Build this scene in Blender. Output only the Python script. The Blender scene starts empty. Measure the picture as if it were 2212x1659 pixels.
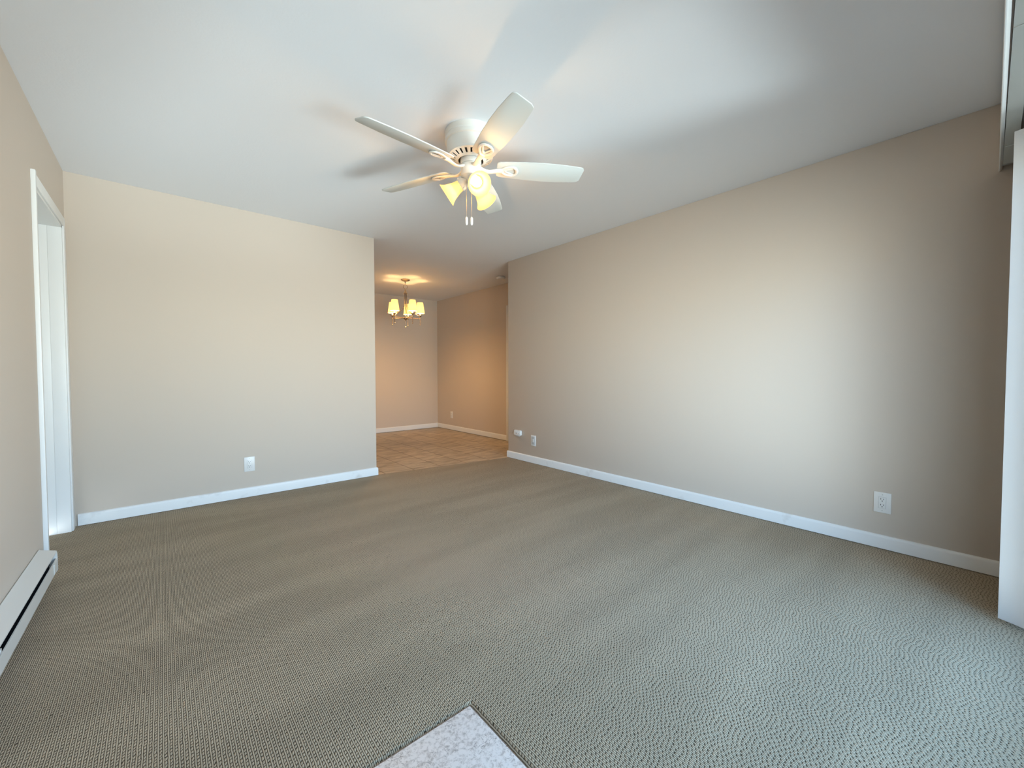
import bpy, bmesh, math, random
from mathutils import Vector, Matrix
PI = math.pi
random.seed(4)
S = bpy.context.scene
COL = S.collection

# ------------------------------------------------------------------ camera
FPX, YAW, PITCH, ROLL = 879.1, math.radians(40.621), math.radians(-1.691), math.radians(-0.082)
cam_d = bpy.data.cameras.new('camera')
cam = bpy.data.objects.new('camera', cam_d); COL.objects.link(cam)
fw = Vector((math.sin(YAW)*math.cos(PITCH), math.cos(YAW)*math.cos(PITCH), math.sin(PITCH)))
rt = Vector((math.cos(YAW), -math.sin(YAW), 0)); up = rt.cross(fw)
r2 = rt*math.cos(ROLL) + up*math.sin(ROLL); u2 = up*math.cos(ROLL) - rt*math.sin(ROLL)
cam.matrix_world = Matrix(((r2.x, u2.x, -fw.x, 0.0), (r2.y, u2.y, -fw.y, 0.0), (r2.z, u2.z, -fw.z, 1.0709), (0, 0, 0, 1)))
cam_d.sensor_fit = 'HORIZONTAL'; cam_d.sensor_width = 36; cam_d.lens = 36*FPX/2212
cam_d.clip_start = 0.02; cam_d.clip_end = 200
S.camera = cam

# ------------------------------------------------------------------ exposure, world, daylight
S.view_settings.view_transform = 'Standard'; S.view_settings.look = 'None'
S.view_settings.exposure = 0.0; S.view_settings.gamma = 1.0; S.view_settings.use_curve_mapping = False
DAY, SUNLIT = 21.4, 16.5          # daylight level; extra light off the sunlit ground
SIDE0, SIDE1, SIDE_DARK = 0.35, 0.9, 0.30
W = bpy.data.worlds.new('daylight'); S.world = W; W.use_nodes = True
wn, wl = W.node_tree.nodes, W.node_tree.links
bg = wn['Background']
tc = wn.new('ShaderNodeTexCoord'); sx = wn.new('ShaderNodeSeparateXYZ'); rp = wn.new('ShaderNodeValToRGB'); mr = wn.new('ShaderNodeMapRange')
wl.new(tc.outputs['Generated'], sx.inputs[0]); wl.new(sx.outputs['Z'], mr.inputs[0])
mr.inputs[1].default_value = -1; mr.inputs[2].default_value = 1
wl.new(mr.outputs[0], rp.inputs[0]); wl.new(rp.outputs[0], bg.inputs[0])
cr = rp.color_ramp
stops = [(0.0, (0.01, 0.01, 0.01)), (0.20, (0.02, 0.02, 0.02)), (0.28, (0.14, 0.16, 0.17)), (0.36, (0.58, 0.64, 0.66)), (0.48, (0.74, 0.76, 0.74)),
         (0.53, (0.72, 0.78, 0.80)), (0.60, (0.42, 0.64, 0.92)), (0.70, (0.22, 0.44, 0.76)), (0.78, (0.08, 0.17, 0.30)), (1.0, (0.04, 0.08, 0.14))]
while len(cr.elements) < len(stops): cr.elements.new(0.5)
for e, (p, c) in zip(cr.elements, stops): e.position = p; e.color = (*c, 1)
def wmath(op, *args):
    q = wn.new('ShaderNodeMath'); q.operation = op
    for i, v in enumerate(args):
        if hasattr(v, 'links'): wl.new(v, q.inputs[i])
        else: q.inputs[i].default_value = v
    return q.outputs[0]
def wrange(v, a, b_, c, d):
    q = wn.new('ShaderNodeMapRange'); q.interpolation_type = 'SMOOTHSTEP'; wl.new(v, q.inputs[0])
    for i, x in enumerate((a, b_, c, d)): q.inputs[i+1].default_value = x
    return q.outputs[0]
# daylight dimmed towards both sides, added to keep the right wall darker
hl = wmath('SQRT', wmath('ADD', wmath('MULTIPLY', sx.outputs['X'], sx.outputs['X']), wmath('MULTIPLY', sx.outputs['Y'], sx.outputs['Y'])))
side = wrange(wmath('DIVIDE', wmath('MULTIPLY', sx.outputs['Y'], -1.0), wmath('MAXIMUM', hl, 0.01)), SIDE0, SIDE1, SIDE_DARK, 1.0)
# the sunlit ground in front of the glass door
dv = wn.new('ShaderNodeVectorMath'); dv.operation = 'DOT_PRODUCT'; wl.new(tc.outputs['Generated'], dv.inputs[0])
gd = Vector((0.13, -0.41, -0.235)).normalized(); dv.inputs[1].default_value = gd
spot = wrange(dv.outputs['Value'], math.cos(math.radians(9)), math.cos(math.radians(4)), 0.0, SUNLIT)
wl.new(wmath('ADD', wmath('MULTIPLY', side, DAY), wmath('MULTIPLY', spot, DAY)), bg.inputs[1])

def portal(name, loc, sx_, sy_, rot):
    l = bpy.data.lights.new(name, 'AREA'); l.shape = 'RECTANGLE'; l.size = sx_; l.size_y = sy_
    l.cycles.is_portal = True
    o = bpy.data.objects.new(name, l); o.location = loc; o.rotation_euler = rot; COL.objects.link(o)
WX0, WX1, WZ1 = 0.62, 2.70, 2.06
portal('entry_daylight_portal', (0.08, -0.33, 1.48), 0.47, 1.00, (PI/2, 0, 0))
portal('daylight_portal', ((WX0+WX1)/2, -0.33, WZ1/2), WX1-WX0, WZ1, (PI/2, 0, 0))

FAN_LAMP, CHAND_LAMP = 5.0, 20.5           # watts of each bulb

# ------------------------------------------------------------------ dimensions (metres)
H = 2.44
XC, XB, YA, XA, YB = -0.488, 3.28, 4.108, 1.667, 3.897
YD, XE, YF, YH, XL = 6.946, 4.051, -0.20, 2.4, 0.25
TW = 0.115

# ------------------------------------------------------------------ materials
def mat(name, col, rough=0.5, metal=0.0, spec=0.5):
    m = bpy.data.materials.new(name); m.use_nodes = True
    b = m.node_tree.nodes['Principled BSDF']
    b.inputs['Base Color'].default_value = (*col, 1); b.inputs['Roughness'].default_value = rough
    b.inputs['Metallic'].default_value = metal; b.inputs['Specular IOR Level'].default_value = spec
    return m
def nt(m): return m.node_tree.nodes, m.node_tree.links, m.node_tree.nodes['Principled BSDF']
def add_bump(m, scale, strength, dist=0.002, detail=3.0, rough=0.6):
    n, l, b = nt(m)
    t = n.new('ShaderNodeTexCoord'); z = n.new('ShaderNodeTexNoise'); bp = n.new('ShaderNodeBump')
    z.inputs['Scale'].default_value = scale; z.inputs['Detail'].default_value = detail; z.inputs['Roughness'].default_value = rough
    bp.inputs['Strength'].default_value = strength; bp.inputs['Distance'].default_value = dist
    l.new(t.outputs['Object'], z.inputs['Vector']); l.new(z.outputs['Fac'], bp.inputs['Height']); l.new(bp.outputs[0], b.inputs['Normal'])
    return m
def add_var(m, c1, c2, scale, detail=4.0, lo=0.3, hi=0.7):
    n, l, b = nt(m)
    t = n.new('ShaderNodeTexCoord'); z = n.new('ShaderNodeTexNoise'); r = n.new('ShaderNodeValToRGB')
    z.inputs['Scale'].default_value = scale; z.inputs['Detail'].default_value = detail
    r.color_ramp.elements[0].position = lo; r.color_ramp.elements[1].position = hi
    r.color_ramp.elements[0].color = (*c1, 1); r.color_ramp.elements[1].color = (*c2, 1)
    l.new(t.outputs['Object'], z.inputs['Vector']); l.new(z.outputs['Fac'], r.inputs[0]); l.new(r.outputs[0], b.inputs['Base Color'])
    return m
M = {}
M['wall'] = add_bump(mat('wall_paint', (0.618, 0.534, 0.455), 0.62, spec=0.3), 260, 0.12, 0.0012)
M['ceiling'] = mat('ceiling_paint', (0.80, 0.81, 0.84), 0.75, spec=0.2)
def ceiling_nodes(m):
    n, l, b = nt(m)
    t = n.new('ShaderNodeTexCoord'); z = n.new('ShaderNodeTexNoise'); z2 = n.new('ShaderNodeTexNoise'); mp = n.new('ShaderNodeMapRange')
    mu = n.new('ShaderNodeMath'); mu.operation = 'MULTIPLY'; bp = n.new('ShaderNodeBump')
    z.inputs['Scale'].default_value = 85; z.inputs['Detail'].default_value = 3
    z2.inputs['Scale'].default_value = 2.2; z2.inputs['Detail'].default_value = 2
    mp.inputs[1].default_value = 0.45; mp.inputs[2].default_value = 0.75; mp.inputs[3].default_value = 0.25; mp.inputs[4].default_value = 1.0
    l.new(t.outputs['Object'], z.inputs['Vector']); l.new(t.outputs['Object'], z2.inputs['Vector'])
    l.new(z2.outputs['Fac'], mp.inputs[0]); l.new(z.outputs['Fac'], mu.inputs[0]); l.new(mp.outputs[0], mu.inputs[1])
    bp.inputs['Strength'].default_value = 0.35; bp.inputs['Distance'].default_value = 0.003
    l.new(mu.outputs[0], bp.inputs['Height']); l.new(bp.outputs[0], b.inputs['Normal'])
ceiling_nodes(M['ceiling'])
M['trim'] = mat('trim_white', (0.80, 0.80, 0.79), 0.38)
M['trim_scuffed'] = add_var(mat('baseboard_white', (0.80, 0.80, 0.79), 0.4), (0.62, 0.60, 0.58), (0.81, 0.81, 0.80), 7.0, 6.0, 0.22, 0.40)
M['door'] = mat('door_white', (0.78, 0.78, 0.77), 0.42)
M['plastic'] = mat('white_plastic', (0.78, 0.77, 0.75), 0.3)
M['plastic_grey'] = mat('grey_plastic', (0.52, 0.52, 0.51), 0.4)
M['slot'] = mat('dark_slot', (0.015, 0.014, 0.013), 0.6)
M['fitting_grey'] = mat('seam_grey', (0.33, 0.32, 0.31), 0.6)  # one flat grey for outlet seams, alarm vents and the headrail plug
M['heater'] = mat('heater_enamel', (0.70, 0.675, 0.63), 0.35)
M['fin'] = mat('heater_fin', (0.05, 0.05, 0.055), 0.4, metal=0.6)
M['alu'] = mat('aluminium', (0.62, 0.62, 0.62), 0.35, metal=0.9)
M['strip'] = mat('edge_strip_metal', (0.30, 0.26, 0.23), 0.35, metal=0.8)
M['nickel'] = mat('brushed_nickel', (0.36, 0.30, 0.24), 0.32, metal=1.0)
M['fan_white'] = mat('fan_enamel', (0.80, 0.78, 0.73), 0.28)
M['blade'] = mat('fan_blade_white', (0.66, 0.68, 0.66), 0.62, spec=0.25)
M['vane'] = add_bump(mat('vinyl_vane', (0.62, 0.61, 0.60), 0.5), 300, 0.05, 0.001)
M['rail'] = mat('headrail_metal', (0.56, 0.57, 0.54), 0.45)
M['fascia'] = mat('valance_white', (0.84, 0.84, 0.83), 0.35)
M['subfloor'] = mat('subfloor_dark', (0.03, 0.028, 0.025), 0.9)
M['concrete'] = mat('patio_concrete', (0.45, 0.44, 0.42), 0.8)
M['chain'] = mat('chain_brass', (0.62, 0.52, 0.42), 0.35, metal=0.7)

def shade_mat(name, col, emis, estr, trans, clear=0.0):
    m = bpy.data.materials.new(name); m.use_nodes = True
    n, l = m.node_tree.nodes, m.node_tree.links
    n.remove(n['Principled BSDF']); out = n['Material Output']
    d = n.new('ShaderNodeBsdfDiffuse'); t = n.new('ShaderNodeBsdfTranslucent'); mx = n.new('ShaderNodeMixShader')
    e = n.new('ShaderNodeEmission'); ad = n.new('ShaderNodeAddShader')
    d.inputs[0].default_value = (*col, 1); t.inputs[0].default_value = (*col, 1); mx.inputs[0].default_value = trans
    e.inputs[0].default_value = (*emis, 1); e.inputs[1].default_value = estr
    l.new(d.outputs[0], mx.inputs[1]); l.new(t.outputs[0], mx.inputs[2]); l.new(mx.outputs[0], ad.inputs[0]); l.new(e.outputs[0], ad.inputs[1])
    if clear:                       # some of the bulb shows through the glass
        c = n.new('ShaderNodeBsdfTransparent'); c.inputs[0].default_value = (1.0, 0.85, 0.55, 1); m2 = n.new('ShaderNodeMixShader'); m2.inputs[0].default_value = clear
        l.new(ad.outputs[0], m2.inputs[1]); l.new(c.outputs[0], m2.inputs[2]); l.new(m2.outputs[0], out.inputs[0])
    else: l.new(ad.outputs[0], out.inputs[0])
    return m
def emit(name, col, s):
    m = bpy.data.materials.new(name); m.use_nodes = True
    n, l = m.node_tree.nodes, m.node_tree.links; n.remove(n['Principled BSDF'])
    e = n.new('ShaderNodeEmission'); e.inputs[0].default_value = (*col, 1); e.inputs[1].default_value = s
    l.new(e.outputs[0], n['Material Output'].inputs[0]); return m
M['bell'] = shade_mat('frosted_amber_glass', (0.42, 0.33, 0.14), (1.0, 0.86, 0.42), 0.58, 0.55, 0.30)
M['bulb'] = emit('lit_bulb', (1.0, 0.88, 0.66), 6.0)
M['linen'] = shade_mat('lit_linen_shade', (0.62, 0.50, 0.25), (1.0, 0.78, 0.36), 0.60, 0.62)
M['candle'] = mat('candle_sleeve', (0.85, 0.78, 0.62), 0.5)
def glass_mat():
    m = bpy.data.materials.new('window_glass'); m.use_nodes = True
    n, l = m.node_tree.nodes, m.node_tree.links; n.remove(n['Principled BSDF'])
    t = n.new('ShaderNodeBsdfTransparent'); g = n.new('ShaderNodeBsdfGlossy'); mx = n.new('ShaderNodeMixShader')
    t.inputs[0].default_value = (0.95, 0.98, 0.97, 1); g.inputs['Roughness'].default_value = 0.02; mx.inputs[0].default_value = 0.07
    l.new(t.outputs[0], mx.inputs[1]); l.new(g.outputs[0], mx.inputs[2]); l.new(mx.outputs[0], n['Material Output'].inputs[0]); return m
M['glass'] = glass_mat()

def carpet_mat():
    m = mat('looped_carpet', (0.2, 0.18, 0.15), 0.95, spec=0.1)
    n, l, b = nt(m)
    def math_(op, a, c=None):
        q = n.new('ShaderNodeMath'); q.operation = op
        for i, v in enumerate((a, c)):
            if v is None: continue
            if hasattr(v, 'links'): l.new(v, q.inputs[i])
            else: q.inputs[i].default_value = v
        return q.outputs[0]
    t = n.new('ShaderNodeTexCoord')
    nz = n.new('ShaderNodeTexNoise'); nz.inputs['Scale'].default_value = 45; nz.inputs['Detail'].default_value = 2
    l.new(t.outputs['Object'], nz.inputs['Vector'])
    sp = n.new('ShaderNodeSeparateXYZ'); l.new(t.outputs['Object'], sp.inputs[0])
    nc = n.new('ShaderNodeSeparateColor'); l.new(nz.outputs['Color'], nc.inputs[0])
    P, Q = 0.0113, 0.0128
    u = math_('ADD', math_('DIVIDE', sp.outputs[0], P), math_('MULTIPLY', math_('SUBTRACT', nc.outputs[0], 0.5), 0.34))
    fu = math_('FRACT', u); row = math_('FLOOR', u)
    wob = n.new('ShaderNodeTexWhiteNoise'); wob.noise_dimensions = '1D'; l.new(row, wob.inputs['W'])
    v = math_('ADD', math_('DIVIDE', sp.outputs[1], Q), math_('ADD', wob.outputs['Value'], math_('MULTIPLY', math_('SUBTRACT', nc.outputs[1], 0.5), 1.3)))
    fv = math_('FRACT', v)
    def hump(x, c, w):
        d = math_('DIVIDE', math_('SUBTRACT', x, c), w)
        return math_('MAXIMUM', math_('SUBTRACT', 1.0, math_('MULTIPLY', d, d)), 0.0)
    line = math_('MULTIPLY', math_('SQRT', hump(fu, 0.20, 0.185)), 0.92)
    fv2 = math_('FRACT', math_('ADD', v, math_('MULTIPLY', fu, -0.55)))
    bead = math_('SQRT', math_('MULTIPLY', hump(fu, 0.69, 0.255), hump(fv2, 0.5, 0.43)))
    h = math_('MAXIMUM', line, bead)
    fine = n.new('ShaderNodeTexNoise'); fine.inputs['Scale'].default_value = 420; fine.inputs['Detail'].default_value = 2
    l.new(t.outputs['Object'], fine.inputs['Vector'])
    hh = math_('ADD', h, math_('MULTIPLY', math_('SUBTRACT', fine.outputs['Fac'], 0.5), 0.35))
    rp = n.new('ShaderNodeValToRGB'); l.new(hh, rp.inputs[0]); e = rp.color_ramp.elements
    e[0].position = 0.05; e[0].color = (0.066, 0.050, 0.033, 1); e[1].position = 0.72; e[1].color = (0.545, 0.440, 0.315, 1)
    big = n.new('ShaderNodeTexNoise'); big.inputs['Scale'].default_value = 1.0; big.inputs['Detail'].default_value = 2; big.inputs['Roughness'].default_value = 0.4
    mpn = n.new('ShaderNodeMapping'); mpn.inputs['Scale'].default_value = (0.8, 4.2, 1); mpn.inputs['Rotation'].default_value = (0, 0, 0.06)
    l.new(t.outputs['Object'], mpn.inputs['Vector']); l.new(mpn.outputs[0], big.inputs['Vector'])
    mr_ = n.new('ShaderNodeMapRange'); l.new(big.outputs['Fac'], mr_.inputs[0])
    mr_.inputs[1].default_value = 0.38; mr_.inputs[2].default_value = 0.60; mr_.inputs[3].default_value = 0.93; mr_.inputs[4].default_value = 1.06
    mx = n.new('ShaderNodeMix'); mx.data_type = 'RGBA'; mx.blend_type = 'MULTIPLY'; mx.inputs[0].default_value = 1
    l.new(rp.outputs[0], mx.inputs[6]); l.new(mr_.outputs[0], mx.inputs[7]); l.new(mx.outputs[2], b.inputs['Base Color'])
    bp = n.new('ShaderNodeBump'); bp.inputs['Strength'].default_value = 0.55; bp.inputs['Distance'].default_value = 0.004
    l.new(hh, bp.inputs['Height']); l.new(bp.outputs[0], b.inputs['Normal'])
    return m
M['carpet'] = carpet_mat()

def dining_tile_mat():
    m = mat('travertine_tile', (0.4, 0.3, 0.2), 0.42)
    n, l, b = nt(m)
    t = n.new('ShaderNodeTexCoord'); mp = n.new('ShaderNodeMapping'); mp.inputs['Rotation'].default_value = (0, 0, PI/2)
    mp.inputs['Location'].default_value = (0.40, 0.105, 0)
    l.new(t.outputs['Object'], mp.inputs['Vector'])
    br = n.new('ShaderNodeTexBrick'); l.new(mp.outputs[0], br.inputs['Vector'])
    br.inputs['Scale'].default_value = 1; br.inputs['Brick Width'].default_value = 0.62; br.inputs['Row Height'].default_value = 0.312
    br.inputs['Mortar Size'].default_value = 0.006; br.inputs['Mortar Smooth'].default_value = 0.1; br.offset = 0.5
    br.inputs['Color1'].default_value = (0.53, 0.43, 0.315, 1); br.inputs['Color2'].default_value = (0.47, 0.385, 0.285, 1)
    br.inputs['Mortar'].default_value = (0.24, 0.17, 0.11, 1)
    nz = n.new('ShaderNodeTexNoise'); nz.inputs['Scale'].default_value = 5.5; nz.inputs['Detail'].default_value = 7; nz.inputs['Roughness'].default_value = 0.62; nz.inputs['Distortion'].default_value = 0.7
    m2 = n.new('ShaderNodeMapping'); m2.inputs['Rotation'].default_value = (0, 0, -0.72); m2.inputs['Scale'].default_value = (0.8, 2.6, 1)
    l.new(t.outputs['Object'], m2.inputs['Vector']); l.new(m2.outputs[0], nz.inputs['Vector'])
    rp = n.new('ShaderNodeValToRGB'); l.new(nz.outputs['Fac'], rp.inputs[0]); e = rp.color_ramp.elements
    e[0].position = 0.36; e[0].color = (0.66, 0.63, 0.59, 1); e[1].position = 0.60; e[1].color = (1.08, 1.07, 1.05, 1)
    mx = n.new('ShaderNodeMix'); mx.data_type = 'RGBA'; mx.blend_type = 'MULTIPLY'; mx.inputs[0].default_value = 1
    l.new(br.outputs['Color'], mx.inputs[6]); l.new(rp.outputs[0], mx.inputs[7]); l.new(mx.outputs[2], b.inputs['Base Color'])
    bp = n.new('ShaderNodeBump'); bp.inputs['Strength'].default_value = 0.4; bp.inputs['Distance'].default_value = 0.002; bp.invert = True
    l.new(br.outputs['Fac'], bp.inputs['Height']); l.new(bp.outputs[0], b.inputs['Normal'])
    return m
M['dining_tile'] = dining_tile_mat()

def entry_tile_mat():
    m = mat('grey_veined_stone', (0.62, 0.61, 0.60), 0.35)
    n, l, b = nt(m)
    t = n.new('ShaderNodeTexCoord')
    a = n.new('ShaderNodeTexNoise'); a.inputs['Scale'].default_value = 75; a.inputs['Detail'].default_value = 8; a.inputs['Roughness'].default_value = 0.75; a.inputs['Distortion'].default_value = 0.25
    r1 = n.new('ShaderNodeValToRGB'); e = r1.color_ramp.elements
    e[0].position = 0.36; e[0].color = (0.52, 0.46, 0.42, 1); e[1].position = 0.52; e[1].color = (0.90, 0.84, 0.80, 1)
    c = n.new('ShaderNodeTexNoise'); c.inputs['Scale'].default_value = 42; c.inputs['Detail'].default_value = 3; c.inputs['Distortion'].default_value = 1.2
    ab = n.new('ShaderNodeMath'); ab.operation = 'SUBTRACT'; ab.inputs[1].default_value = 0.5
    ab2 = n.new('ShaderNodeMath'); ab2.operation = 'ABSOLUTE'
    r2_ = n.new('ShaderNodeValToRGB'); e = r2_.color_ramp.elements
    e[0].position = 0.0; e[0].color = (0.42, 0.39, 0.38, 1); e[1].position = 0.03; e[1].color = (1, 1, 1, 1)
    mk = n.new('ShaderNodeTexNoise'); mk.inputs['Scale'].default_value = 9; mk.inputs['Detail'].default_value = 2
    r3 = n.new('ShaderNodeValToRGB'); r3.color_ramp.elements[0].position = 0.48; r3.color_ramp.elements[1].position = 0.56
    mx = n.new('ShaderNodeMix'); mx.data_type = 'RGBA'; mx.blend_type = 'MULTIPLY'
    for z in (a, c, mk): l.new(t.outputs['Object'], z.inputs['Vector'])
    l.new(a.outputs['Fac'], r1.inputs[0]); l.new(c.outputs['Fac'], ab.inputs[0]); l.new(ab.outputs[0], ab2.inputs[0]); l.new(ab2.outputs[0], r2_.inputs[0])
    l.new(mk.outputs['Fac'], r3.inputs[0]); l.new(r3.outputs[0], mx.inputs[0])
    l.new(r1.outputs[0], mx.inputs[6]); l.new(r2_.outputs[0], mx.inputs[7]); l.new(mx.outputs[2], b.inputs['Base Color'])
    return m
M['entry_tile'] = entry_tile_mat()

# ------------------------------------------------------------------ mesh helpers
class MB:
    """collects shapes and links them as one mesh object"""
    def __init__(s): s.bm = bmesh.new()
    def box(s, x0, x1, y0, y1, z0, z1, bev=0.0, seg=2, mx=None):
        b = bmesh.new()
        vs = [b.verts.new((x, y, z)) for x in (x0, x1) for y in (y0, y1) for z in (z0, z1)]
        for f in ((0,1,3,2),(4,6,7,5),(0,4,5,1),(2,3,7,6),(0,2,6,4),(1,5,7,3)): b.faces.new([vs[i] for i in f])
        bmesh.ops.recalc_face_normals(b, faces=b.faces)
        if bev > 0: bmesh.ops.bevel(b, geom=list(b.edges), offset=bev, segments=seg, affect='EDGES', profile=0.5)
        return s.join(b, mx)
    def join(s, b, mx=None):
        if mx is not None: bmesh.ops.transform(b, matrix=mx, verts=b.verts)
        me = bpy.data.meshes.new('tmp'); b.to_mesh(me); b.free(); s.bm.from_mesh(me); bpy.data.meshes.remove(me); return s
    def lathe(s, prof, seg=40, mx=None, close=False):
        """prof: list of (radius, z)"""
        b = bmesh.new(); rings = []
        for r, z in prof:
            if r < 1e-6: rings.append([b.verts.new((0, 0, z))])
            else: rings.append([b.verts.new((r*math.cos(2*PI*i/seg), r*math.sin(2*PI*i/seg), z)) for i in range(seg)])
        pairs = list(zip(rings, rings[1:])) + ([(rings[-1], rings[0])] if close else [])
        for A, B in pairs:
            for i in range(seg):
                j = (i+1) % seg
                if len(A) == 1 and len(B) == 1: continue
                if len(A) == 1: b.faces.new((A[0], B[i], B[j]))
                elif len(B) == 1: b.faces.new((A[i], A[j], B[0]))
                else: b.faces.new((A[i], A[j], B[j], B[i]))
        bmesh.ops.recalc_face_normals(b, faces=b.faces)
        return s.join(b, mx)
    def tube(s, pts, rad, seg=10, closed=False, flat=1.0, nrm=None, mx=None):
        """swept tube; rad number or list; flat squeezes it along nrm"""
        b = bmesh.new(); n = len(pts); P = [Vector(p) for p in pts]; rings = []
        R = rad if isinstance(rad, (list, tuple)) else [rad]*n
        ref = Vector(nrm) if nrm else None
        for i in range(n):
            a = P[(i-1) % n] if (closed or i > 0) else P[i]; c = P[(i+1) % n] if (closed or i < n-1) else P[i]
            t = (c-a).normalized()
            if ref is None:
                ref = Vector((0, 0, 1)) if abs(t.z) < 0.9 else Vector((1, 0, 0))
            q = (ref - t*ref.dot(t))
            if q.length < 1e-5: q = t.orthogonal()
            q.normalize(); w = t.cross(q)
            if nrm is None: ref = q
            rings.append([b.verts.new(P[i] + w*R[i]*math.cos(2*PI*k/seg) + q*R[i]*flat*math.sin(2*PI*k/seg)) for k in range(seg)])
        for i in range(n if closed else n-1):
            A, B = rings[i], rings[(i+1) % n]
            for k in range(seg): b.faces.new((A[k], A[(k+1) % seg], B[(k+1) % seg], B[k]))
        if not closed: b.faces.new(rings[0][::-1]); b.faces.new(rings[-1])
        bmesh.ops.recalc_face_normals(b, faces=b.faces)
        return s.join(b, mx)
    def prism(s, outline, z0, z1, bev=0.0, mx=None):
        b = bmesh.new(); n = len(outline)
        lo = [b.verts.new((x, y, z0)) for x, y in outline]; hi = [b.verts.new((x, y, z1)) for x, y in outline]
        b.faces.new(lo[::-1]); b.faces.new(hi)
        for i in range(n): b.faces.new((lo[i], lo[(i+1) % n], hi[(i+1) % n], hi[i]))
        bmesh.ops.recalc_face_normals(b, faces=b.faces)
        if bev > 0:
            es = [e for e in b.edges if abs(e.verts[0].co.z - e.verts[1].co.z) < 1e-6]
            bmesh.ops.bevel(b, geom=es, offset=bev, segments=2, affect='EDGES', profile=0.5)
        return s.join(b, mx)
    def sweep(s, prof, p0, p1, out):
        """extrude a (depth, z) profile from p0 to p1 (xy), depth along out"""
        b = bmesh.new(); o = Vector((*out, 0))
        E = [[b.verts.new(Vector((p[0], p[1], 0)) + o*d + Vector((0, 0, z))) for d, z in prof] for p in (p0, p1)]
        n = len(prof)
        for i in range(n): b.faces.new((E[0][i], E[0][(i+1) % n], E[1][(i+1) % n], E[1][i]))
        b.faces.new(E[0][::-1]); b.faces.new(E[1]); bmesh.ops.recalc_face_normals(b, faces=b.faces)
        return s.join(b)
    def build(s, name, material, parent=None, smooth=35, loc=None):
        me = bpy.data.meshes.new(name); s.bm.to_mesh(me); s.bm.free()
        me.materials.append(material)
        if smooth: me.shade_smooth(); me.set_sharp_from_angle(angle=math.radians(smooth))
        o = bpy.data.objects.new(name, me); COL.objects.link(o)
        if parent: o.parent = parent
        if loc: o.location = loc
        return o
def empty(name, loc, rot=(0, 0, 0)):
    o = bpy.data.objects.new(name, None); o.empty_display_size = 0.05; o.location = loc; o.rotation_euler = rot; COL.objects.link(o); return o
def thing(o, label, cat, group=None):
    o['label'] = label; o['category'] = cat
    if group: o['group'] = group
    return o
def struct(o, label=None, cat=None):
    o['kind'] = 'structure'
    if label: o['label'] = label
    if cat: o['category'] = cat
    return o
def copy_tree(o, parent=None):
    c = o.copy(); COL.objects.link(c); c.parent = parent
    for ch in list(o.children): copy_tree(ch, c)
    return c
def T(x, y, z): return Matrix.Translation((x, y, z))
def RX(a): return Matrix.Rotation(a, 4, 'X')
def RY(a): return Matrix.Rotation(a, 4, 'Y')
def RZ(a): return Matrix.Rotation(a, 4, 'Z')

# ------------------------------------------------------------------ floors
TX, TY = 0.726, 1.056           # corner of the tiled entry pad
SEAM = [(XC-TW, 4.122), (1.60, 4.122), (1.70, 4.116), (3.24, 3.893), (3.30, 3.885)]
def carpet():
    m = MB(); g = 0.0045; d = 0.014
    b = bmesh.new()
    def poly(pts): b.faces.new([b.verts.new(p) for p in pts])
    # main field beyond the pad, the strip beside the pad, the rolled-over edges around the pad
    far = [(x, y, 0) for x, y in SEAM]
    poly([(XB, TY+g+d, 0)] + far[::-1] + [(XC-TW, TY+g+d, 0)])
    poly([(TX+g+d, YF-0.06, 0), (XB, YF-0.06, 0), (XB, TY+g+d, 0), (TX+g+d, TY+g+d, 0)])
    poly([(XC-TW, TY+g, -0.009), (TX+g, TY+g, -0.009), (TX+g+d, TY+g+d, 0), (XC-TW, TY+g+d, 0)])
    poly([(TX+g, TY+g, -0.009), (TX+g, YF-0.06, -0.009), (TX+g+d, YF-0.06, 0), (TX+g+d, TY+g+d, 0)])
    bmesh.ops.recalc_face_normals(b, faces=b.faces)
    for f in b.faces:
        if f.normal.z < 0: f.normal_flip()
    m.join(b)
    return m.build('floor', M['carpet'], smooth=None)
struct(carpet(), 'brown grey looped ribbed carpet across the living room', 'carpet')
struct(MB().box(XC-TW, XB+TW, YF-0.12, 4.2, -0.08, -0.010).build('floor_subfloor', M['subfloor']), 'dark subfloor under the carpet', 'floor')
pad = MB().box(XC, TX-0.0022, YF-0.06, TY-0.0022, -0.02, 0.004, 0.0012)
struct(pad.build('floor_entry', M['entry_tile']), 'white grey veined stone tile pad let into the carpet', 'tile floor')
st = MB().box(XC, TX, TY-0.0018, TY, -0.015, 0.0035).box(TX-0.0018, TX, YF-0.06, TY, -0.015, 0.0035)
struct(st.build('trim_1', M['strip']), 'thin metal edging strip around the stone entry pad', 'trim')
m = MB()
m.prism([(XL-0.1, YD+TW), (XE+TW, YD+TW), (XE+TW, YH), (XB+0.02, YH), (XB+0.02, 3.80)] + [(x, y-0.004) for x, y in SEAM[::-1] if x > 1.5] + [(XL-0.1, 4.115)], -0.05, -0.003)
struct(m.build('floor_dining', M['dining_tile'], smooth=None), 'tan travertine look tile floor of the dining area', 'tile floor')

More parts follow.
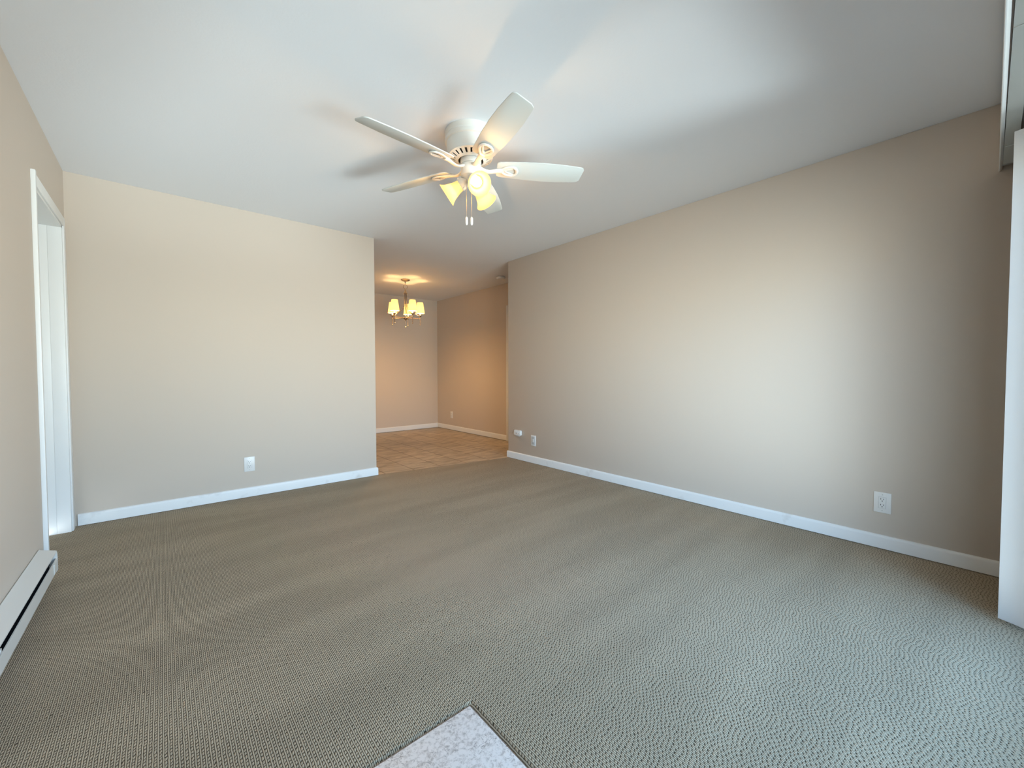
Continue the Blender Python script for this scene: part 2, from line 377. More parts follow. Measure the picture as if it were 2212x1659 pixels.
# ------------------------------------------------------------------ walls, ceiling
DY0, DY1, DZ = 3.186, 4.002, 2.042          # left wall door opening
def walls():
    W_ = M['wall']
    s = struct
    s(MB().box(XC-TW, XA, YA, YA+TW, -0.02, H, 0.003).build('wall_back', W_), 'beige back wall left of the dining opening', 'wall')
    s(MB().box(XB, XB+TW, YF-0.12, YB, -0.02, H, 0.003).build('wall_right', W_), 'long beige wall on the right', 'wall')
    m = MB().box(XC-TW, XC, YF-0.12, DY0, -0.02, H).box(XC-TW, XC, DY1, YA+0.01, -0.02, H).box(XC-TW, XC, DY0, DY1, DZ, H)
    s(m.build('wall_left', W_), 'beige wall on the left with the doorway', 'wall')
    m = MB().box(XC-TW, -0.36, YF-0.12, YF, -0.02, H).box(0.52, WX0, YF-0.12, YF, -0.02, H).box(WX1, XB+TW, YF-0.12, YF, -0.02, H)
    m.box(-0.36, 0.52, YF-0.12, YF, 2.05, H).box(WX0, WX1, YF-0.12, YF, WZ1, H)
    s(m.build('wall_front', W_), 'beige window wall behind the camera', 'wall')
    s(MB().box(XL-TW, XE+TW, YD, YD+TW, -0.02, H).build('wall_dining_back', W_), 'tan far wall of the dining area', 'wall')
    m = MB().box(XE, XE+TW, 4.781, YD+0.01, -0.02, H).box(XE, XE+TW, YH-TW, 4.02, -0.02, H).box(XE, XE+TW, 4.02, 4.781, 2.04, H)
    s(m.build('wall_dining_right', W_), 'tan right wall of the dining area', 'wall')
    s(MB().box(XL-TW, XL, YA+TW-0.01, YD+0.01, -0.02, H).build('wall_dining_left', W_), 'left wall of the dining area', 'wall')
    s(MB().box(XB+TW-0.01, XE+TW, YH-TW, YH, -0.02, H).build('wall_hall', W_), 'end wall of the passage behind the right wall', 'wall')
    s(MB().box(XC-TW-0.05, XE+TW+0.05, YF-0.17, YD+TW+0.05, H, H+0.12).build('ceiling', M['ceiling'], smooth=None), 'white lightly textured ceiling', 'ceiling')
walls()

# ------------------------------------------------------------------ baseboards
BB = [(0.0, 0.004), (0.013, 0.004), (0.013, 0.066), (0.0115, 0.075), (0.008, 0.081), (0.003, 0.0835), (0.0, 0.084)]
BBL = [(0.0, 0.006)] + [(d, z) for d, z in BB[1:]]; BBL[1] = (0.013, 0.006)
B = MB().sweep(BB, (XC+0.018, YA), (XA, YA), (0, -1)).sweep(BB, (XA, YA-0.013), (XA, YA+TW+0.013), (1, 0)).sweep(BB, (XA, YA+TW), (XL, YA+TW), (0, 1))
struct(B.build('baseboard_back', M['trim_scuffed']), 'white baseboard along the back wall', 'baseboard')
B = MB().sweep(BB, (XB, YF), (XB, YB+0.013), (-1, 0)).sweep(BB, (XB, YB), (XB+TW, YB), (0, 1)).sweep(BB, (XB+TW, YB+0.013), (XB+TW, YH), (1, 0))
struct(B.build('baseboard_right', M['trim_scuffed']), 'white baseboard along the long right wall', 'baseboard')
B = MB().sweep(BBL, (XL, YD), (XE, YD), (0, -1))
struct(B.build('baseboard_dining_back', M['trim']), 'white baseboard along the dining area far wall', 'baseboard')
B = MB().sweep(BBL, (XE, YD), (XE, 4.842), (-1, 0))
struct(B.build('baseboard_dining_right', M['trim']), 'white baseboard along the dining area right wall', 'baseboard')

# ------------------------------------------------------------------ doors
def door_left():
    d = empty('door_1', (XC, (DY0+DY1)/2, 0)); struct(d, 'white cased doorway in the left wall', 'door')
    o = Vector(d.location)
    def put(mb, name, m):
        x = mb.build(name, m, d); x.matrix_parent_inverse = T(*(-o)); return x
    c = 0.018
    put(MB().box(XC, XC+c, DY0-0.022, DY0, 0.0, DZ+0.06, 0.002), 'casing', M['trim'])
    put(MB().box(XC, XC+0.0095, DY1, DY1+0.062, 0.0, DZ+0.06, 0.002), 'casing', M['trim'])
    put(MB().box(XC, XC+0.0095, DY0, DY1, DZ, DZ+0.06, 0.002), 'casing', M['trim'])
    j = MB()
    for xa, xb in ((XC-0.064, XC+0.001), (XC-TW-0.06, XC-0.0645)):      # two boards with a fine seam
        j.box(xa, xb, DY1-0.016, DY1, 0, DZ, 0.0006).box(xa, xb, DY0, DY0+0.016, 0, DZ, 0.0006)
    j.box(XC-TW-0.06, XC+0.001, DY0, DY1, DZ-0.016, DZ)
    put(j, 'jamb', M['trim'])
    q = MB().box(XC-0.165, XC-0.152, DY1-0.027, DY1-0.015, 0, DZ-0.015, 0.001).box(XC-0.165, XC-0.152, DY0+0.015, DY0+0.027, 0, DZ-0.015, 0.001).box(XC-0.165, XC-0.152, DY0+0.02, DY1-0.02, DZ-0.028, DZ-0.015, 0.001)
    put(q, 'door_stop', M['trim'])
    put(MB().box(XC-0.202, XC-0.167, DY0+0.018, DY1-0.018, 0.012, DZ-0.018, 0.002), 'door_panel', M['door'])
    k = MB().lathe([(0.0, 0), (0.027, 0), (0.027, 0.006), (0.011, 0.010), (0.011, 0.028), (0.024, 0.036), (0.027, 0.046), (0.020, 0.056), (0, 0.058)], 24, T(XC-0.167, DY0+0.085, 0.95) @ RY(PI/2))
    put(k, 'knob', M['nickel'])
door_left()
def door_dining():
    d = empty('door_2', (XE, 4.40, 0)); struct(d, 'white cased door in the dining area right wall', 'door')
    o = Vector(d.location)
    def put(mb, name, m):
        x = mb.build(name, m, d); x.matrix_parent_inverse = T(*(-o)); return x
    y0, y1, z = 4.02, 4.781, 2.04
    put(MB().box(XE-0.018, XE, y1, y1+0.06, 0, z+0.055, 0.002), 'casing', M['trim'])
    put(MB().box(XE-0.018, XE, y0-0.06, y0, 0, z+0.055, 0.002), 'casing', M['trim'])
    put(MB().box(XE-0.018, XE, y0, y1, z-0.005, z+0.055, 0.002), 'casing', M['trim'])
    put(MB().box(XE+0.02, XE+0.055, y0+0.004, y1-0.004, 0.012, z-0.006, 0.002), 'door_panel', M['door'])
    put(MB().lathe([(0.0, 0), (0.027, 0), (0.027, 0.006), (0.011, 0.010), (0.011, 0.028), (0.024, 0.036), (0.027, 0.046), (0.020, 0.056), (0, 0.058)], 20, T(XE+0.02, y0+0.07, 0.95) @ RY(-PI/2)), 'knob', M['nickel'])
door_dining()
def door_entry():
    d = empty('door_3', (0.08, YF, 0)); struct(d, 'white entry door behind the camera, glass added to let in daylight', 'door')
    o = Vector(d.location)
    def put(mb, name, m):
        x = mb.build(name, m, d); x.matrix_parent_inverse = T(*(-o)); return x
    pn = MB().box(-0.355, -0.145, YF-0.10, YF-0.055, 0.008, 2.045, 0.002).box(0.305, 0.515, YF-0.10, YF-0.055, 0.008, 2.045, 0.002)
    pn.box(-0.145, 0.305, YF-0.0995, YF-0.0555, 0.008, 1.00, 0.002).box(-0.145, 0.305, YF-0.0995, YF-0.0555, 1.96, 2.045, 0.002)
    put(pn, 'door_frame', M['door'])
    put(MB().box(-0.148, 0.308, YF-0.080, YF-0.076, 0.995, 1.965), 'glass_pane', M['glass'])  # pane added to bring more daylight to the left side
    put(MB().box(-0.42, -0.36, YF, YF+0.018, 0, 2.11, 0.002), 'casing', M['trim'])
    put(MB().box(0.52, 0.58, YF, YF+0.018, 0, 2.11, 0.002), 'casing', M['trim'])
    put(MB().box(-0.36, 0.52, YF, YF+0.018, 2.05, 2.11, 0.002), 'casing', M['trim'])
door_entry()
def slider():
    d = empty('window_1', ((WX0+WX1)/2, YF-0.06, 0)); struct(d, 'sliding glass door in the window wall', 'window')
    o = Vector(d.location)
    def put(mb, name, m):
        x = mb.build(name, m, d); x.matrix_parent_inverse = T(*(-o)); return x
    f = MB(); y0, y1 = YF-0.11, YF-0.01; t = 0.03; mid = (WX0+WX1)/2
    f.box(WX0, WX0+t, y0, y1, -0.01, WZ1, 0.002).box(WX1-t, WX1, y0, y1, -0.01, WZ1, 0.002).box(WX0+t, WX1-t, y0, y1, WZ1-t, WZ1, 0.002).box(WX0+t, WX1-t, y0, y1, -0.01, 0.015, 0.002)
    put(f, 'frame', M['trim'])
    for i, (a, b_, y) in enumerate(((WX0+t, mid+0.025, YF-0.04), (mid-0.025, WX1-t, YF-0.08))):
        s = MB(); w = 0.045
        s.box(a, a+w, y-0.015, y+0.015, 0.015, WZ1-t, 0.002).box(b_-w, b_, y-0.015, y+0.015, 0.015, WZ1-t, 0.002)
        s.box(a+w, b_-w, y-0.0145, y+0.0145, 0.015, 0.075, 0.002).box(a+w, b_-w, y-0.0145, y+0.0145, WZ1-t-0.05, WZ1-t, 0.002)
        put(s, 'sash', M['trim'])
        put(MB().box(a+w-0.005, b_-w+0.005, y-0.002, y+0.002, 0.07, WZ1-t-0.045), 'glass_pane', M['glass'])
slider()

# ------------------------------------------------------------------ ceiling fan
FX, FY = 1.375, 1.965
def fan():
    root = empty('ceiling_fan', (FX, FY, H))
    thing(root, 'white five blade ceiling fan with three lit amber bell shades, hugging the ceiling', 'ceiling fan')
    def Z(z): return z - H
    Wt = M['fan_white']
    mo = MB().lathe([(0, 0), (0.146, 0), (0.147, -0.004), (0.147, -0.030), (0.143, -0.034), (0.143, -0.040), (0.147, -0.044), (0.146, -0.058), (0.138, -0.062),
                     (0.138, -0.075), (0.134, -0.100), (0.128, -0.116), (0.126, -0.122), (0.127, -0.126), (0.125, -0.130), (0.0, -0.131)], 64)
    mo.build('motor_housing', Wt, root)
    # vent ring: a cone band with real slots cut through it, dark core behind
    b = bmesh.new(); N = 22; R0, z0, R1, z1 = 0.1245, -0.128, 0.074, -0.152
    def P(t, a): return Vector(((R0+(R1-R0)*t)*math.cos(a), (R0+(R1-R0)*t)*math.sin(a), z0+(z1-z0)*t))
    for i in range(N):
        a0, a1 = 2*PI*i/N, 2*PI*(i+1)/N; s0, s1 = a0+(a1-a0)*0.30, a0+(a1-a0)*0.70
        A = [a0, s0, s1, a1]; Tt = [0, 0.18, 0.72, 1.0]
        for ia in range(3):
            for it in range(3):
                if ia == 1 and it == 1: continue
                b.faces.new([b.verts.new(P(Tt[it], A[ia])), b.verts.new(P(Tt[it], A[ia+1])), b.verts.new(P(Tt[it+1], A[ia+1])), b.verts.new(P(Tt[it+1], A[ia]))])
    bmesh.ops.remove_doubles(b, verts=b.verts, dist=1e-5)
    ex = bmesh.ops.solidify(b, geom=list(b.faces), thickness=0.003)
    bmesh.ops.recalc_face_normals(b, faces=b.faces)
    v = MB(); v.join(b); v.tube([(0.0745*math.cos(2*PI*i/48), 0.0745*math.sin(2*PI*i/48), -0.1525) for i in range(48)], 0.003, 8, True)
    v.tube([(0.1245*math.cos(2*PI*i/48), 0.1245*math.sin(2*PI*i/48), -0.1295) for i in range(48)], 0.003, 8, True)
    v.build('vent_ring', Wt, root)
    MB().lathe([(0, -0.129), (0.110, -0.129), (0.066, -0.146), (0.0, -0.146)], 40).build('motor_core', M['slot'], root)
    MB().lathe([(0, -0.140), (0.060, -0.140), (0.061, -0.178), (0, -0.178)], 40).build('flywheel', Wt, root)
    sw = MB().lathe([(0, -0.1785), (0.055, -0.1785), (0.058, -0.181), (0.058, -0.236), (0.055, -0.243), (0.040, -0.252), (0.030, -0.262), (0.026, -0.285), (0.016, -0.292), (0, -0.293)], 44)
    for a in (-1.9, -1.2, 0.5):
        sw.lathe([(0, 0), (0.004, 0), (0.004, 0.002), (0, 0.003)], 12, T(0.058*math.cos(a), 0.058*math.sin(a), -0.224) @ RZ(a) @ RY(PI/2))
    sw.build('switch_housing', Wt, root)
    # blades and their irons
    z_b = 2.252 - H; tilt = math.radians(15)
    out = []
    for r, w in ((0.150, 0.088), (0.156, 0.104), (0.168, 0.113), (0.22, 0.123), (0.32, 0.137), (0.43, 0.143), (0.53, 0.138), (0.61, 0.124), (0.640, 0.117), (0.650, 0.108)): out.append((r, w/2))
    outline = [(r + (0.006 if r > 0.6 else 0), -h) for r, h in out] + [(0.664, -0.040), (0.657, 0.040)] + [(r - (0.004 if r > 0.6 else 0), h) for r, h in out[::-1]]
    first = {}
    for k in range(5):
        a = 4.461 + k*2*PI/5
        if not first:
            bl = MB().prism(outline, -0.003, 0.003, 0.0012).build('blade', M['blade'], root)
            ir = MB()
            # arm: rises out of the flywheel and dips to the plate below the blade
            arm = [(0.050, 0, -0.004), (0.066, 0, -0.012), (0.085, 0, -0.020), (0.108, 0, -0.022), (0.135, 0, -0.016), (0.16, 0, -0.011), (0.182, 0, -0.010)]
            ir.tube(arm, [0.018, 0.016, 0.0145, 0.014, 0.0145, 0.0165, 0.019], 12, flat=0.55, nrm=(0, 0, 1))
            loop = []
            for i in range(28):
                t = 2*PI*i/28; x = 0.222 - 0.046*math.cos(t)
                hw = 0.042*math.sin(t)*(0.55+0.45*(x-0.176)/0.092)
                loop.append((x, hw, -0.0095))
            ir.tube(loop, 0.0085, 10, True, flat=0.62, nrm=(0, 0, 1))
            for (x, y) in ((0.20, 0.0), (0.252, 0.026), (0.252, -0.026)):
                ir.lathe([(0, -0.016), (0.005, -0.015), (0.006, -0.010), (0.006, -0.003), (0, -0.003)], 12, T(x, y, 0))
            # three-spoke web inside the loop
            ir.tube([(0.180, 0, -0.0095), (0.215, 0.012, -0.009), (0.252, 0.028, -0.009)], 0.006, 8, flat=0.6, nrm=(0, 0, 1))
            ir.tube([(0.180, 0, -0.0095), (0.215, -0.012, -0.009), (0.252, -0.028, -0.009)], 0.006, 8, flat=0.6, nrm=(0, 0, 1))
            iron = ir.build('blade_iron', Wt, root)
            first = {'b': bl, 'i': iron}
        else:
            bl = first['b'].copy(); iron = first['i'].copy()
            for o in (bl, iron): COL.objects.link(o); o.parent = root
        for o in (bl, iron): o.matrix_local = T(0, 0, z_b) @ RZ(a) @ RX(-tilt)
    # three lamps
    az = math.radians(254.2)
    proto = None
    for k in range(3):
        a = az - k*2*PI/3
        if proto is None:
            tl = math.radians(33)      # droop of the lamp axis below level
            base = T(0.032, 0, -0.268) @ RY(PI/2 + tl)      # local +z = lamp axis
            fit = MB().tube([(0.012, 0, -0.250), (0.022, 0, -0.262), (0.034, 0, -0.270)], [0.014, 0.015, 0.015], 14)
            fit.lathe([(0, -0.012), (0.017, -0.012), (0.019, -0.004), (0.026, 0.004), (0.033, 0.012), (0.0345, 0.020), (0.0345, 0.036), (0.032, 0.038), (0.0, 0.030)], 32, base)
            for q in range(3):
                aa = q*2*PI/3 + 0.5
                fit.lathe([(0, 0), (0.0032, 0), (0.0038, 0.006), (0, 0.0075)], 10, base @ T(0.034*math.cos(aa), 0.034*math.sin(aa), 0.028) @ RZ(aa) @ RY(PI/2))
            f = fit.build('lamp_fitter', Wt, root)
            prof = [(0.0305, 0.024), (0.031, 0.036), (0.0325, 0.048), (0.036, 0.066), (0.041, 0.086), (0.047, 0.104), (0.054, 0.118), (0.0625, 0.129), (0.0655, 0.132)]
            inner = [(r-0.0022, z-0.0004) for r, z in prof[::-1]]
            sh = MB().lathe(prof + [(0.0655, 0.1335), (0.0645, 0.1338)] + inner, 48, base, close=True).build('glass_shade', M['bell'], f)
            bu = MB().lathe([(0, 0.030), (0.012, 0.030), (0.013, 0.046), (0.020, 0.058), (0.0265, 0.070), (0.0285, 0.079), (0.0265, 0.089), (0.018, 0.097), (0.008, 0.101), (0, 0.102)], 28, base).build('bulb', M['bulb'], f)
            L = bpy.data.lights.new('fan_lamp_glow', 'POINT'); L.energy = FAN_LAMP; L.color = (1.0, 0.60, 0.24); L.shadow_soft_size = 0.010
            lo = bpy.data.objects.new('fan_lamp_glow', L); COL.objects.link(lo); lo.parent = f; lo.matrix_local = base @ T(0, 0, 0.113)
            proto = f
        else: f = copy_tree(proto, root)
        f.rotation_euler = (0, 0, a)
    # two pull chains with white fobs
    vx, vy = FX/math.hypot(FX, FY), FY/math.hypot(FX, FY)
    for s, top in ((-0.026, -0.262), (0.003, -0.262)):
        x, y = s*vy - 0.018*vx, -s*vx - 0.018*vy
        zt, zb = top, 1.962-H
        c = MB(); n = 60
        c.tube([(x, y, zt), (x, y, zb)], 0.0011, 6)
        for i in range(n): c.lathe([(0, -0.0016), (0.0016, 0), (0, 0.0016)], 6, T(x, y, zb+(zt-zb)*i/n))
        co = c.build('pull_chain', M['chain'], root)
        MB().lathe([(0, 0.001), (0.004, 0.0), (0.0072, -0.006), (0.0078, -0.016), (0.0078, -0.032), (0.0065, -0.043), (0.003, -0.047), (0, -0.0475)], 18, T(x, y, zb)).build('chain_fob', M['plastic'], co)
    return root
fan()

# ------------------------------------------------------------------ chandelier
CX_, CY_ = 2.753, 5.632
def chandelier():
    root = empty('chandelier', (CX_, CY_, H)); N_ = M['nickel']
    thing(root, 'brushed nickel chandelier with five lit cream shades in the dining area', 'chandelier')
    MB().lathe([(0, 0), (0.064, 0), (0.064, -0.006), (0.055, -0.016), (0.030, -0.026), (0.010, -0.032), (0.010, -0.050), (0.006, -0.056), (0, -0.057)], 36).build('canopy', N_, root)
    far = Vector((CX_, CY_, 0)).normalized(); right = Vector((far.y, -far.x, 0))
    c = MB()
    def ring(cz, r, tr, ax):
        c.tube([tuple(ax*r*math.cos(2*PI*i/24) + Vector((0, 0, cz + r*math.sin(2*PI*i/24)))) for i in range(24)], tr, 8, True)
    ring(-0.064, 0.011, 0.0025, far); ring(-0.106, 0.030, 0.0032, right)
    ring(-0.142, 0.010, 0.0025, far)
    c.build('hanging_ring', N_, root)
    MB().lathe([(0, -0.144), (0.007, -0.144), (0.009, -0.152), (0.013, -0.172), (0.020, -0.192), (0.028, -0.202), (0.028, -0.207), (0.022, -0.211), (0.010, -0.212), (0, -0.212)], 28).build('bell_cap', N_, root)
    h = MB().tube([(0, 0, -0.21), (0, 0, -0.56)], 0.0045, 10)
    h.lathe([(0, -0.545), (0.012, -0.548), (0.020, -0.556), (0.030, -0.562), (0.030, -0.574), (0.022, -0.586), (0.012, -0.596), (0.006, -0.602), (0.0045, -0.660), (0.0045, -0.690), (0.009, -0.694), (0.011, -0.701), (0.008, -0.707), (0, -0.709)], 28)
    h.build('centre_stem', N_, root)
    proto = None; R = 0.214; th0 = math.radians(9)
    for k in range(5):
        # azimuth measured from the direction away from the camera towards the right
        d = far*math.cos(th0+k*2*PI/5) + right*math.sin(th0+k*2*PI/5); a = math.atan2(d.y, d.x)
        if proto is None:
            m = MB(); cz = 1.915-H
            # S-arm from the bell down and out to the post, level bar from the hub to the post
            pts = []
            for i in range(18):
                t = i/17; z = -0.212 + (-0.535+0.212)*t
                x = 0.016 + 0.012*t + (R-0.030)*max(0, (t-0.45)/0.55)**2.1
                pts.append((x, 0, z))
            m.tube(pts, 0.0042, 8)
            m.tube([(0.020, 0, -0.566), (R, 0, -0.566)], 0.0048, 8)
            m.tube([(R, 0, cz), (R, 0, 1.782-H)], 0.0048, 10)
            m.lathe([(0, 0.012), (0.004, 0.011), (0.0095, 0.004), (0.010, -0.002), (0.007, -0.008), (0, -0.010)], 16, T(R, 0, 1.778-H))
            m.lathe([(0, -0.022), (0.006, -0.020), (0.008, -0.014), (0.018, -0.006), (0.027, 0.001), (0.028, 0.004), (0.022, 0.005), (0.010, 0.003), (0, 0.003)], 24, T(R, 0, cz))
            m.lathe([(0, -0.008), (0.009, -0.008), (0.010, 0.0), (0.009, 0.008), (0, 0.008)], 14, T(R, 0, -0.566))
            arm = m.build('arm', N_, root)
            MB().lathe([(0, 0.002), (0.011, 0.002), (0.011, 0.060), (0.008, 0.064), (0, 0.064)], 18, T(R, 0, cz)).build('candle_sleeve', M['candle'], arm)
            s = [(0.064, 0.040), (0.0655, 0.0385), (0.0665, 0.040), (0.0445, 0.198), (0.0435, 0.1985), (0.0425, 0.197)]
            MB().lathe(s, 36, T(R, 0, cz), close=True).build('lamp_shade', M['linen'], arm)
            MB().lathe([(0, 0.096), (0.010, 0.098), (0.017, 0.108), (0.020, 0.120), (0.018, 0.134), (0.010, 0.150), (0, 0.160)], 18, T(R, 0, cz)).build('bulb', M['bulb'], arm)
            for en, dz, dy in ((CHAND_LAMP*0.93, 0.072, 0.0), (CHAND_LAMP*0.014, 0.225, 0.0)):
                L = bpy.data.lights.new('chandelier_glow', 'POINT'); L.energy = en; L.color = (1.0, 0.58, 0.22); L.shadow_soft_size = 0.032
                lo = bpy.data.objects.new('chandelier_glow', L); COL.objects.link(lo); lo.parent = arm; lo.matrix_local = T(R, dy, cz+dz)
            proto = arm
        else: arm = copy_tree(proto, root)
        arm.rotation_euler = (0, 0, a)
chandelier()

# ------------------------------------------------------------------ outlets and wall fittings
# local frame: plate in the x (width) / z (height) plane, facing -y
def outlet(loc, rotz, label, w=0.0795, h=0.124):
    root = empty('wall_outlet', loc, (0, 0, rotz)); thing(root, label, 'outlet')
    b = bmesh.new()
    p = MB().box(-w/2, w/2, -0.0065, 0.0, -h/2, h/2, 0.003, 2); p.build('cover_plate', M['plastic'], root)
    MB().box(-0.0172, 0.0172, -0.0069, -0.003, -0.0342, 0.0342).build('seam', M['fitting_grey'], root)
    rc = MB().box(-0.0164, 0.0164, -0.0086, -0.003, -0.0334, 0.0334, 0.001, 2).build('receptacle', M['plastic'], root)
    sl = MB()
    for zc in (0.0185, -0.0165):
        sl.box(-0.0075, -0.0052, -0.0089, -0.006, zc-0.0005, zc+0.0085).box(0.0050, 0.0073, -0.0089, -0.006, zc-0.0005, zc+0.0072)
        sl.lathe([(0, 0), (0.0027, 0), (0.0027, 0.003), (0, 0.003)], 14, T(0, -0.0060, zc-0.0075) @ RX(PI/2))
    sl.build('slot', M['slot'], rc)
    for zc in (0.048, -0.048):
        MB().lathe([(0, 0), (0.003, 0), (0.0028, 0.0012), (0, 0.0016)], 14, T(0, -0.0062, zc) @ RX(PI/2)).build('screw', M['plastic_grey'], root)
    return root
outlet(((0.511+0.5875)/2, YA, 0.2835), 0, 'white duplex outlet low on the back wall left of the dining opening')
outlet((XB, 0.3925, 0.2805), -PI/2, 'white duplex outlet low on the right wall near the blind, largest in the picture')
outlet((XE, 6.442, 0.280), -PI/2, 'small white outlet on the tan dining area wall, far end')
def data_plate():
    root = empty('wall_plate', (XB, 3.438, 0.268), (0, 0, -PI/2)); thing(root, 'white plate with grey rocker insert beside the small box, right wall', 'wall plate')
    w, h = 0.084, 0.124
    fr = MB().box(-w/2, w/2, -0.006, 0, -h/2, h/2, 0.003, 2); fr.build('cover_plate', M['plastic'], root)
    MB().box(-0.026, 0.026, -0.0072, -0.003, -0.046, 0.046, 0.0008).build('insert', M['plastic_grey'], root)
    MB().box(-0.010, 0.010, -0.0085, -0.005, -0.020, 0.020, 0.001).build('socket', M['plastic'], root)
data_plate()
def sensor():
    root = empty('plug_in_alarm', (XB, 3.700, 0.332), (0, 0, -PI/2)); thing(root, 'small white rounded box on the right wall by the dining corner', 'alarm')
    w, h, d = 0.122, 0.066, 0.029
    # rounded box: prism in x/z, face towards -y
    oc = []; r = 0.016
    for cx, cz, a0 in ((w/2-r, h/2-r, 0), (-w/2+r, h/2-r, PI/2), (-w/2+r, -h/2+r, PI), (w/2-r, -h/2+r, 1.5*PI)):
        oc += [(cx+r*math.cos(a0+PI/2*i/6), cz+r*math.sin(a0+PI/2*i/6)) for i in range(7)]
    MB().prism(oc, 0, d, 0.006, RX(PI/2)).build('case', M['plastic'], root)
    for x, z, ww in ((-0.010, -0.004, 0.022), (0.030, -0.008, 0.012)):
        MB().box(x-ww/2, x+ww/2, -d-0.0006, -d+0.002, z-0.004, z+0.004, 0.0004).build('vent', M['fitting_grey'], root)
    MB().box(-0.034, 0.034, -d+0.004, -0.002, -h/2-0.010, -h/2+0.004, 0.003).build('plug_base', M['plastic_grey'], root)
sensor()
sm = empty('smoke_detector', (3.715, 4.575, H)); thing(sm, 'round white smoke detector on the ceiling at the dining corner', 'smoke detector')
MB().lathe([(0, 0), (0.056, 0), (0.056, -0.009), (0, -0.009)], 36).build('base_ring', M['plastic_grey'], sm)
MB().lathe([(0, -0.009), (0.064, -0.009), (0.066, -0.014), (0.064, -0.026), (0.055, -0.036), (0.030, -0.040), (0, -0.041)], 36).build('cover', M['plastic'], sm)

# ------------------------------------------------------------------ baseboard heater
def heater():
    y1, y0 = 3.04, -0.05; L = y1-y0
    root = empty('baseboard_heater', (XC, y1, 0.0)); thing(root, 'long cream metal baseboard heater along the left wall', 'heater')
    def prof(pts, name, m, a=0.0, b=-L):
        q = MB().sweep(pts, (0, a), (0, b), (1, 0)); return q.build(name, m, root, smooth=25)
    prof([(0.0, 0.030), (0.004, 0.030), (0.004, 0.184), (0.0, 0.184)], 'back_plate', M['heater'])
    # hood: sloping top with a small roll at the wall and a short turned-down front lip
    prof([(0.0, 0.190), (0.005, 0.194), (0.011, 0.189), (0.058, 0.1745), (0.0625, 0.172), (0.0630, 0.167), (0.0615, 0.167), (0.0610, 0.1705), (0.056, 0.1730), (0.010, 0.1870), (0.0, 0.1875)], 'hood', M['heater'])
    prof([(0.0595, 0.136), (0.0610, 0.139), (0.0645, 0.1385), (0.0650, 0.136), (0.0650, 0.132), (0.0635, 0.130), (0.0635, 0.076), (0.059, 0.068), (0.050, 0.064), (0.050, 0.066), (0.0575, 0.070), (0.0615, 0.077), (0.0615, 0.131), (0.0625, 0.134), (0.0620, 0.136)], 'front_panel', M['heater'], -0.012)
    b = bmesh.new()
    ring = [(0.0005, 0.070), (0.0005, 0.189), (0.010, 0.1885), (0.0635, 0.172), (0.0660, 0.150), (0.0660, 0.076), (0.058, 0.062), (0.02, 0.058)]
    vv = [[b.verts.new((x, y, z)) for x, z in ring] for y in (-0.014, -0.0005)]
    b.faces.new(vv[0]); b.faces.new(vv[1][::-1])
    for i in range(8): b.faces.new((vv[0][i], vv[1][i], vv[1][(i+1) % 8], vv[0][(i+1) % 8]))
    bmesh.ops.recalc_face_normals(b, faces=b.faces)
    MB().join(b).build('end_cap', M['heater'], root)
    MB().box(0.0600, 0.0655, -0.085, -0.012, 0.078, 0.129, 0.001).build('joint_cover', M['heater'], root)
    f = MB(); n = 150
    for i in range(n):
        y = -0.09 - i*(L-0.12)/n; f.box(0.012, 0.050, y-0.0006, y+0.0006, 0.080, 0.125)
    f.tube([(0.031, -0.02, 0.112), (0.031, -L+0.02, 0.112)], 0.010, 10)
    f.build('heating_fins', M['fin'], root, smooth=None)
    for y in (-0.92, -1.9):
        MB().box(0.004, 0.060, y-0.008, y+0.008, 0.128, 0.150, 0.001).build('damper_bracket', M['heater'], root)
heater()

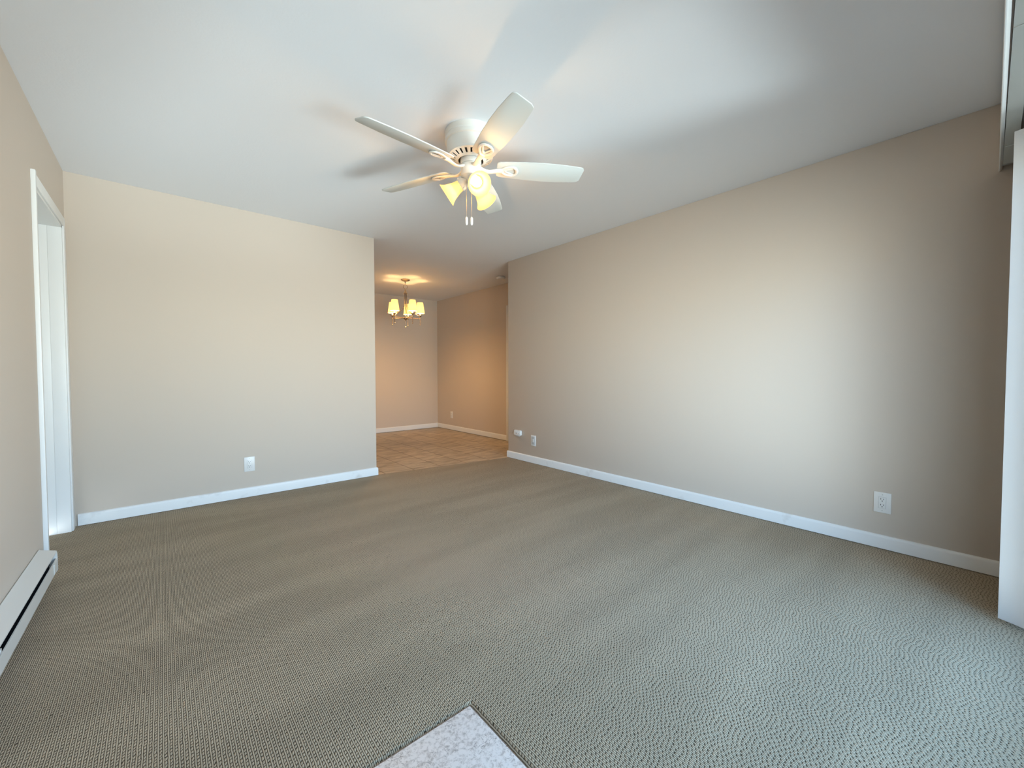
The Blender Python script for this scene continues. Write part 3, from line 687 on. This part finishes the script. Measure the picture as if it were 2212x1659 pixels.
# ------------------------------------------------------------------ vertical blind at the sliding door
def blind():
    root = empty('vertical_blind', (2.0, -0.08, 2.094)); thing(root, 'white vertical blind, open vane stacked at the right edge below its valance', 'blind')
    x0, x1 = 0.55, XB-0.002
    def loc(mb, name, m, par=root):
        o = mb.build(name, m, par)
        o.matrix_parent_inverse = T(-2.0, 0.08, -2.094); return o
    # valance board, its face runs slightly out of square
    b = bmesh.new()
    def yf(x): return -0.0035 - 0.0045*x
    v = []
    for x in (x0, x1):
        for (dy, z) in ((0, 2.096), (-0.001, 2.0942), (-0.004, 2.0942), (-0.0125, 2.103), (-0.0125, 2.42), (0, 2.42)): v.append(b.verts.new((x, yf(x)+dy, z)))
    n = 6
    for i in range(n): b.faces.new((v[i], v[(i+1) % n], v[n+(i+1) % n], v[n+i]))
    b.faces.new(v[:n][::-1]); b.faces.new(v[n:]); bmesh.ops.recalc_face_normals(b, faces=b.faces)
    m = MB(); m.join(b)
    loc(m, 'valance', M['fascia'])
    h = MB()
    h.box(0.62, 3.20, -0.072, -0.030, 2.100, 2.106, 0.001).box(0.62, 3.20, -0.135, -0.093, 2.100, 2.106, 0.001)
    h.box(0.62, 3.20, -0.033, -0.030, 2.106, 2.146).box(0.62, 3.20, -0.135, -0.132, 2.106, 2.146).box(0.62, 3.20, -0.135, -0.030, 2.143, 2.147)
    loc(h, 'headrail', M['rail'])
    for x in (1.0, 1.958, 2.95):
        loc(MB().box(x-0.004, x+0.004, -0.140, -0.031, 2.0975, 2.1005, 0.001).box(x-0.006, x+0.006, -0.140, -0.136, 2.10, 2.30).box(x-0.006, x+0.006, YF, -0.136, 2.296, 2.30), 'bracket', M['rail'])
    loc(MB().box(3.201, 3.214, -0.137, -0.028, 2.099, 2.148, 0.002), 'end_plug', M['fitting_grey'])
    # vanes: 89 mm slats turned nearly square to the glass, gathered into one stack
    proto = None
    for i in range(16):
        if proto is None:
            q = bmesh.new(); w = 0.089; S_ = 8; lo, hi = [], []
            pts = [((t/S_-0.5)*w, 0.0035*math.cos(PI*(t/S_-0.5))) for t in range(S_+1)]
            outl = [(u, k) for u, k in pts] + [(u, k+0.0009) for u, k in pts[::-1]]
            vm = MB().prism(outl, 0.020, 2.056)
            va = vm.build('vane', M['vane'], root, smooth=60); proto = va
            st_ = MB().box(-0.004, 0.004, -0.0005, 0.0035, 2.050, 2.105).build('vane_hanger', M['plastic'], va)
        else: va = copy_tree(proto, root)
        ang = math.atan2(-0.068, -0.036) - math.radians(0.9)*i
        px, py = 2.68+0.5*0.089*math.cos(math.atan2(-0.068, -0.036)) + 0.028*i, -0.0535+0.5*0.089*math.sin(math.atan2(-0.068, -0.036)) - 0.00016*i
        va.matrix_local = T(-2.0, 0.08, -2.094) @ T(px, py, 0) @ RZ(ang)
blind()
